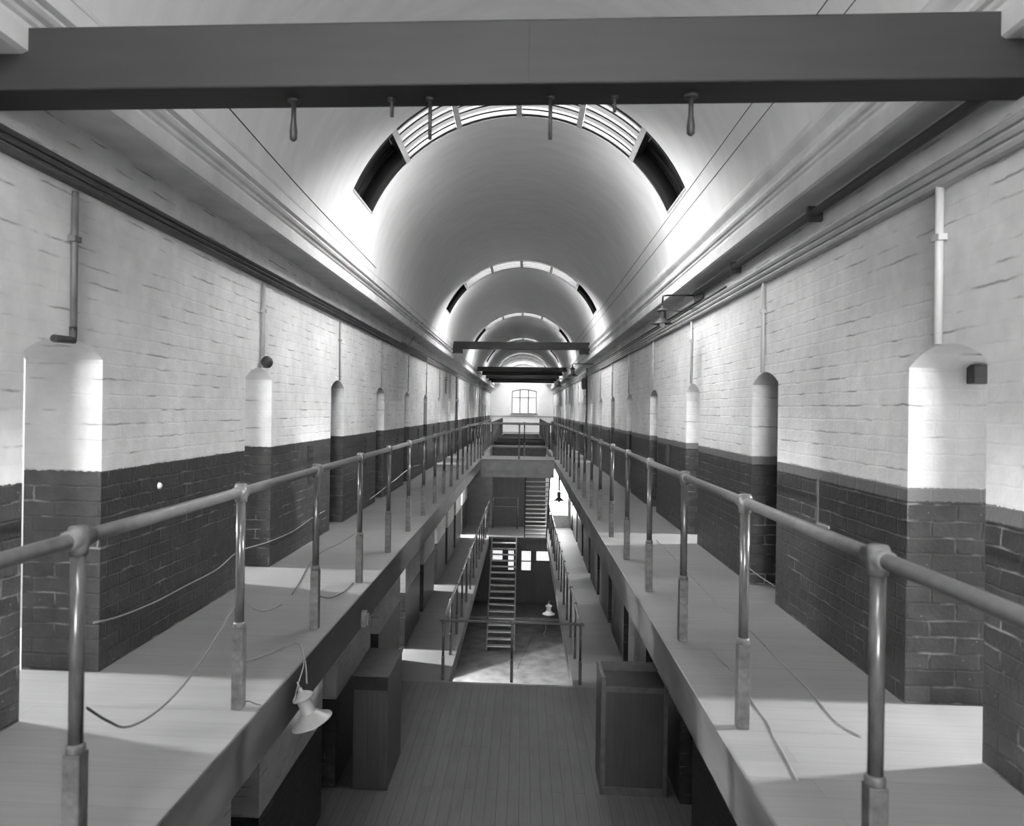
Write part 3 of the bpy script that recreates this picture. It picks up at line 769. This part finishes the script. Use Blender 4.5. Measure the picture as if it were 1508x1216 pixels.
# ================================================================ CUPBOARDS
def cupboard(label, x0, x1, y0, y1, zt, face):
    root = empty('cupboard', ((x0 + x1) / 2, (y0 + y1) / 2, Z2)); cx, cy = (x0 + x1) / 2, (y0 + y1) / 2
    tag(root, label, 'cupboard'); h = zt - Z2; a, b = x0 - cx, x1 - cx; c, d = y0 - cy, y1 - cy
    if face == 'tray':
        body = MB(); body.box(a, b, c + .02, d, 0, h - .12); body.build('body', 'wood', root, bevel=.006)
        rim = MB(); rim.box(a, a + .05, c, d, h - .12, h); rim.box(b - .03, b, c, d, h - .12, h); rim.box(a + .05, b - .03, d - .03, d, h - .12, h)
        rim.build('top_rim', 'woodtop', root, bevel=.005)
        fr = MB(); fr.box(a, a + .06, c - .01, c + .02, 0, h); fr.box(b - .05, b, c - .01, c + .02, 0, h - .1); fr.box(a + .06, b - .05, c - .01, c + .02, h - .19, h - .12); fr.box(a + .06, b - .05, c - .01, c + .02, 0, .1)
        fr.build('face_frame', 'woodtop', root, bevel=.004)
        MB().box(a + .06, b - .05, c, c + .02, .1, h - .19).build('door', 'wood', root)
    else:
        MB().box(a, b, c, d, 0, h - .03).build('body', 'wood', root, bevel=.006)
        MB().box(a - .015, b + .015, c - .02, d, h - .03, h).build('top', 'woodtop', root, bevel=.005)
        MB().box(a + .01, b - .01, c - .012, c, h - .20, h - .03).build('top_rail', 'dark', root)
        m_ = (a + b) / 2 - .03
        for q0, q1 in ((a + .01, m_ - .004), (m_ + .004, b - .05)):
            MB().box(q0, q1, c - .015, c, .05, h - .21).build('door', 'wood', root, bevel=.003)
    return root
cupboard('tall dark wooden cupboard standing under the left gallery on the lower landing', -2.13, -1.68, 9.45, 10.5, -3.4, 'flat')
cupboard('broad wooden cupboard with raised rim standing under the right gallery', 1.03, 1.87, 9.6, 10.22, -3.38, 'tray')

# ================================================================ LAMPS
def lamp(label, loc, sc=1.0, tilt=(0, 0, 0), m='enamel'):
    root = empty('enamel_lamp', loc); tag(root, label, 'lamp'); root.rotation_euler = tilt; root.scale = (sc,) * 3
    MB().lathe([(.0, .235), (.012, .235), (.014, .215), (.03, .205), (.055, .19), (.066, .178), (.066, .170), (.046, .166)], 24).build('cap', m, root)
    MB().lathe([(.044, .168), (.043, .12), (.046, .085), (.05, .075)], 24).build('neck', m, root)
    MB().lathe([(.045, .082), (.065, .066), (.085, .045), (.125, .022), (.128, .016), (.122, .014), (.083, .036), (.055, .058), (.04, .07)], 28).build('lamp_shade', m, root)
    MB().lathe([(.0, -.035), (.02, -.03), (.032, -.005), (.03, .02), (.02, .05), (.015, .07)], 16).build('bulb', 'bulb', root)
    MB().tube([(0, 0, .23), (0, 0, .275)], .006, 8).build('loop', m, root)
    return root
pl = at(461, 1066, X=-1.16)
lamp('grey enamel lamp hanging tilted over the near left gallery edge', pl, .93, (math.radians(4), math.radians(-20), 0))
cord('flex', 'pale twisted flex from the near left post down to the hanging lamp',
     [at(352, 975, Z=Z1 + .01), at(385, 966, Z=Z1 + .012), at(412, 955, Z=Z1 + .01), at(434, 946, Z=Z1 + .02), at(444, 952, Z=Z1 + .03), at(450, 975, X=-1.27), at(452, 1006, X=-1.2)], .004, 'cord')
cord('flex', 'second pale flex falling beside the tilted lamp',
     [at(440, 948, Z=Z1 + .02), at(446, 962, X=-1.27), at(447, 980, X=-1.25), at(440, 1005, X=-1.25), at(432, 1035, X=-1.24)], .003, 'cord')
lamp('dark enamel lamp hanging from the wall bracket nearest on the right wall', (1.57, 8.7, 1.0), .95, m='enameldk')
o = MB().tube([(XR - .04, 8.7, 1.345), (1.62, 8.7, 1.345), (1.575, 8.7, 1.335), (1.57, 8.7, 1.26)], .010, 8).build('lamp_bracket', 'iron')
tag(o, 'thin iron arm carrying the near right wall lamp', 'bracket')
MB().box(XR - .06, XR, 8.64, 8.76, 1.28, 1.40).build('wall_plate', 'pipeg', o)
MB().tube([(1.6, 8.7, 1.18), (1.78, 8.7, 1.16), (XR - .03, 8.7, 1.20)], .005, 6).build('stay', 'iron', o)
lamp('middle enamel lamp hanging from the right wall beneath the cornice', (1.40, 22.0, 1.0), 1.3, m='enameldk')
o = MB().tube([(XR, 22, 1.38), (1.44, 22, 1.38), (1.40, 22, 1.36), (1.40, 22, 1.3)], .012, 8).build('lamp_bracket', 'iron'); tag(o, 'thin iron arm carrying the middle right lamp', 'bracket')
lamp('farthest small enamel lamp hanging at the far right by the end wall', (1.50, 32.6, 1.02), 1.25, m='enameldk')
o = MB().tube([(XR, 32.6, 1.38), (1.54, 32.6, 1.38), (1.50, 32.6, 1.36), (1.50, 32.6, 1.3)], .012, 8).build('lamp_bracket', 'iron'); tag(o, 'thin iron arm carrying the farthest right lamp', 'bracket')
pw = at(808, 905, Y=19.0)
lamp('pale enamel lamp hanging in the well below the lower right gallery edge', pw, 1.25, m='plate')
cord('flex', 'pale flex holding the lamp out over the well from the lower right gallery', [at(809, 884, Y=19.0), at(817, 886, Y=19.1), Vector((ER - .005, 19.4, Z2 - .05))], .007, 'cord')
# lamp under the upper right gallery
pb = at(823, 738, Y=21.5)
lamp('dark enamel lamp hanging beneath the upper right gallery near the back stair', pb, 1.3, m='enameldk')
o = MB().tube([pb + Vector((0, 0, .3)), (pb.x, pb.y, Z1 - .2)], .03, 8).build('lamp_rod', 'iron'); tag(o, 'dark rod holding the lamp beneath the upper right gallery', 'rod')

# small fitting on left fascia
p = at(536, 912, X=EL + .02)
o = MB().box(EL + .001, EL + .05, p.y - .04, p.y + .04, p.z - .06, p.z + .07).build('fuse_block', 'sleeve', bevel=.01)
tag(o, 'small pale block fixed to the left gallery edge beam', 'fitting')
MB().box(EL + .05, EL + .06, p.y - .025, p.y + .025, p.z - .04, p.z + .05).build('cover', 'pipeg', o)

# ================================================================ CORDS draped on posts, floors and wall
Zf = Z1 + .006
cord('flex', 'dark flex sagging between the two nearest left posts', [at(128, 1042, X=-1.40), at(160, 1062, X=-1.40), at(188, 1070, X=-1.40), at(230, 1048, X=-1.40), at(275, 1003, X=-1.41), at(318, 940, X=-1.42), at(340, 900, X=-1.42), at(353, 893, X=-1.42)], .0045, 'corddk')
cord('wall_cable', 'pale cable drooping along the left wall above the skirting', [at(138, 917, X=XL + .02), at(175, 908, X=XL + .02), at(225, 888, X=XL + .02), at(275, 862, X=XL + .02), at(320, 838, X=XL + .02), at(352, 812, X=XL + .02), at(395, 798, X=XL + .02), at(430, 783, X=XL + .02), at(456, 765, X=XL + .02), at(478, 752, X=XL + .02)], .006, 'cord')
cord('flex', 'short pale flex lying on the left gallery beyond the second post', [at(364, 888, Z=Zf), at(375, 896, Z=Zf), at(392, 899, Z=Zf), at(415, 890, Z=Zf)], .004, 'cord')
cord('flex', 'thin flex looping over the left gallery floor beside the third post', [at(430, 875, Z=Zf), at(444, 852, Z=Zf), at(456, 830, Z=Zf), at(475, 812, Z=Zf), at(500, 800, Z=Zf), at(522, 786, Z=Zf)], .004, 'corddk')
cord('flex', 'thin flex curling on the left gallery floor between third and fourth posts', [at(466, 876, Z=Zf), at(485, 880, Z=Zf), at(505, 872, Z=Zf), at(520, 858, Z=Zf)], .004, 'corddk')
cord('flex', 'pale flex hanging between farther left posts', [at(545, 735, X=-1.42), at(580, 708, X=-1.42), at(603, 690, X=-1.42), at(622, 683, X=-1.42)], .005, 'cord')
cord('flex', 'short bent wire tail at the foot of the near left post', [at(354, 1040, Z=Zf), at(364, 1032, Z=Zf + .02), at(376, 1036, Z=Zf + .03), at(384, 1038, Z=Zf)], .0035, 'corddk')
cord('flex', 'long thin flex trailing down the right gallery floor', [at(967, 795, Z=Zf), at(1000, 828, Z=Zf), at(1040, 872, Z=Zf), at(1085, 912, Z=Zf), at(1112, 935, Z=Zf), at(1150, 975, Z=Zf), at(1195, 1020, Z=Zf), at(1232, 1062, Z=Zf), at(1268, 1084, Z=Zf)], .004, 'cord')
cord('flex', 'pale flex trailing from the near right post toward the camera', [at(1094, 1002, Z=Zf), at(1110, 1035, Z=Zf), at(1130, 1062, Z=Zf), at(1140, 1085, Z=Zf), at(1152, 1106, Z=Zf), at(1175, 1150, Z=Zf)], .004, 'cord')
cord('flex', 'thin flex curving on the right gallery between second and third posts', [at(1050, 957, Z=Zf), at(1065, 975, Z=Zf), at(1082, 990, Z=Zf), at(1093, 1000, Z=Zf)], .004, 'cord')
cord('flex', 'dark flex drooping against the second right door opening', [at(1101, 835, X=1.97), at(1118, 848, X=1.97), at(1140, 862, X=1.98)], .004, 'cord')
cord('flex', 'pale flex swinging across the front of the ground floor well', [at(787, 925, Y=14.0), at(780, 945, Y=15), at(770, 965, Y=17), at(762, 985, Y=18)], .005, 'corddk')
cord('flex', 'short knotted flex hanging off the lower front railing', [at(803, 918, Y=13.45), at(804, 926, Y=13.45), at(801, 934, Y=13.45), at(805, 938, Y=13.45)], .006, 'cord')
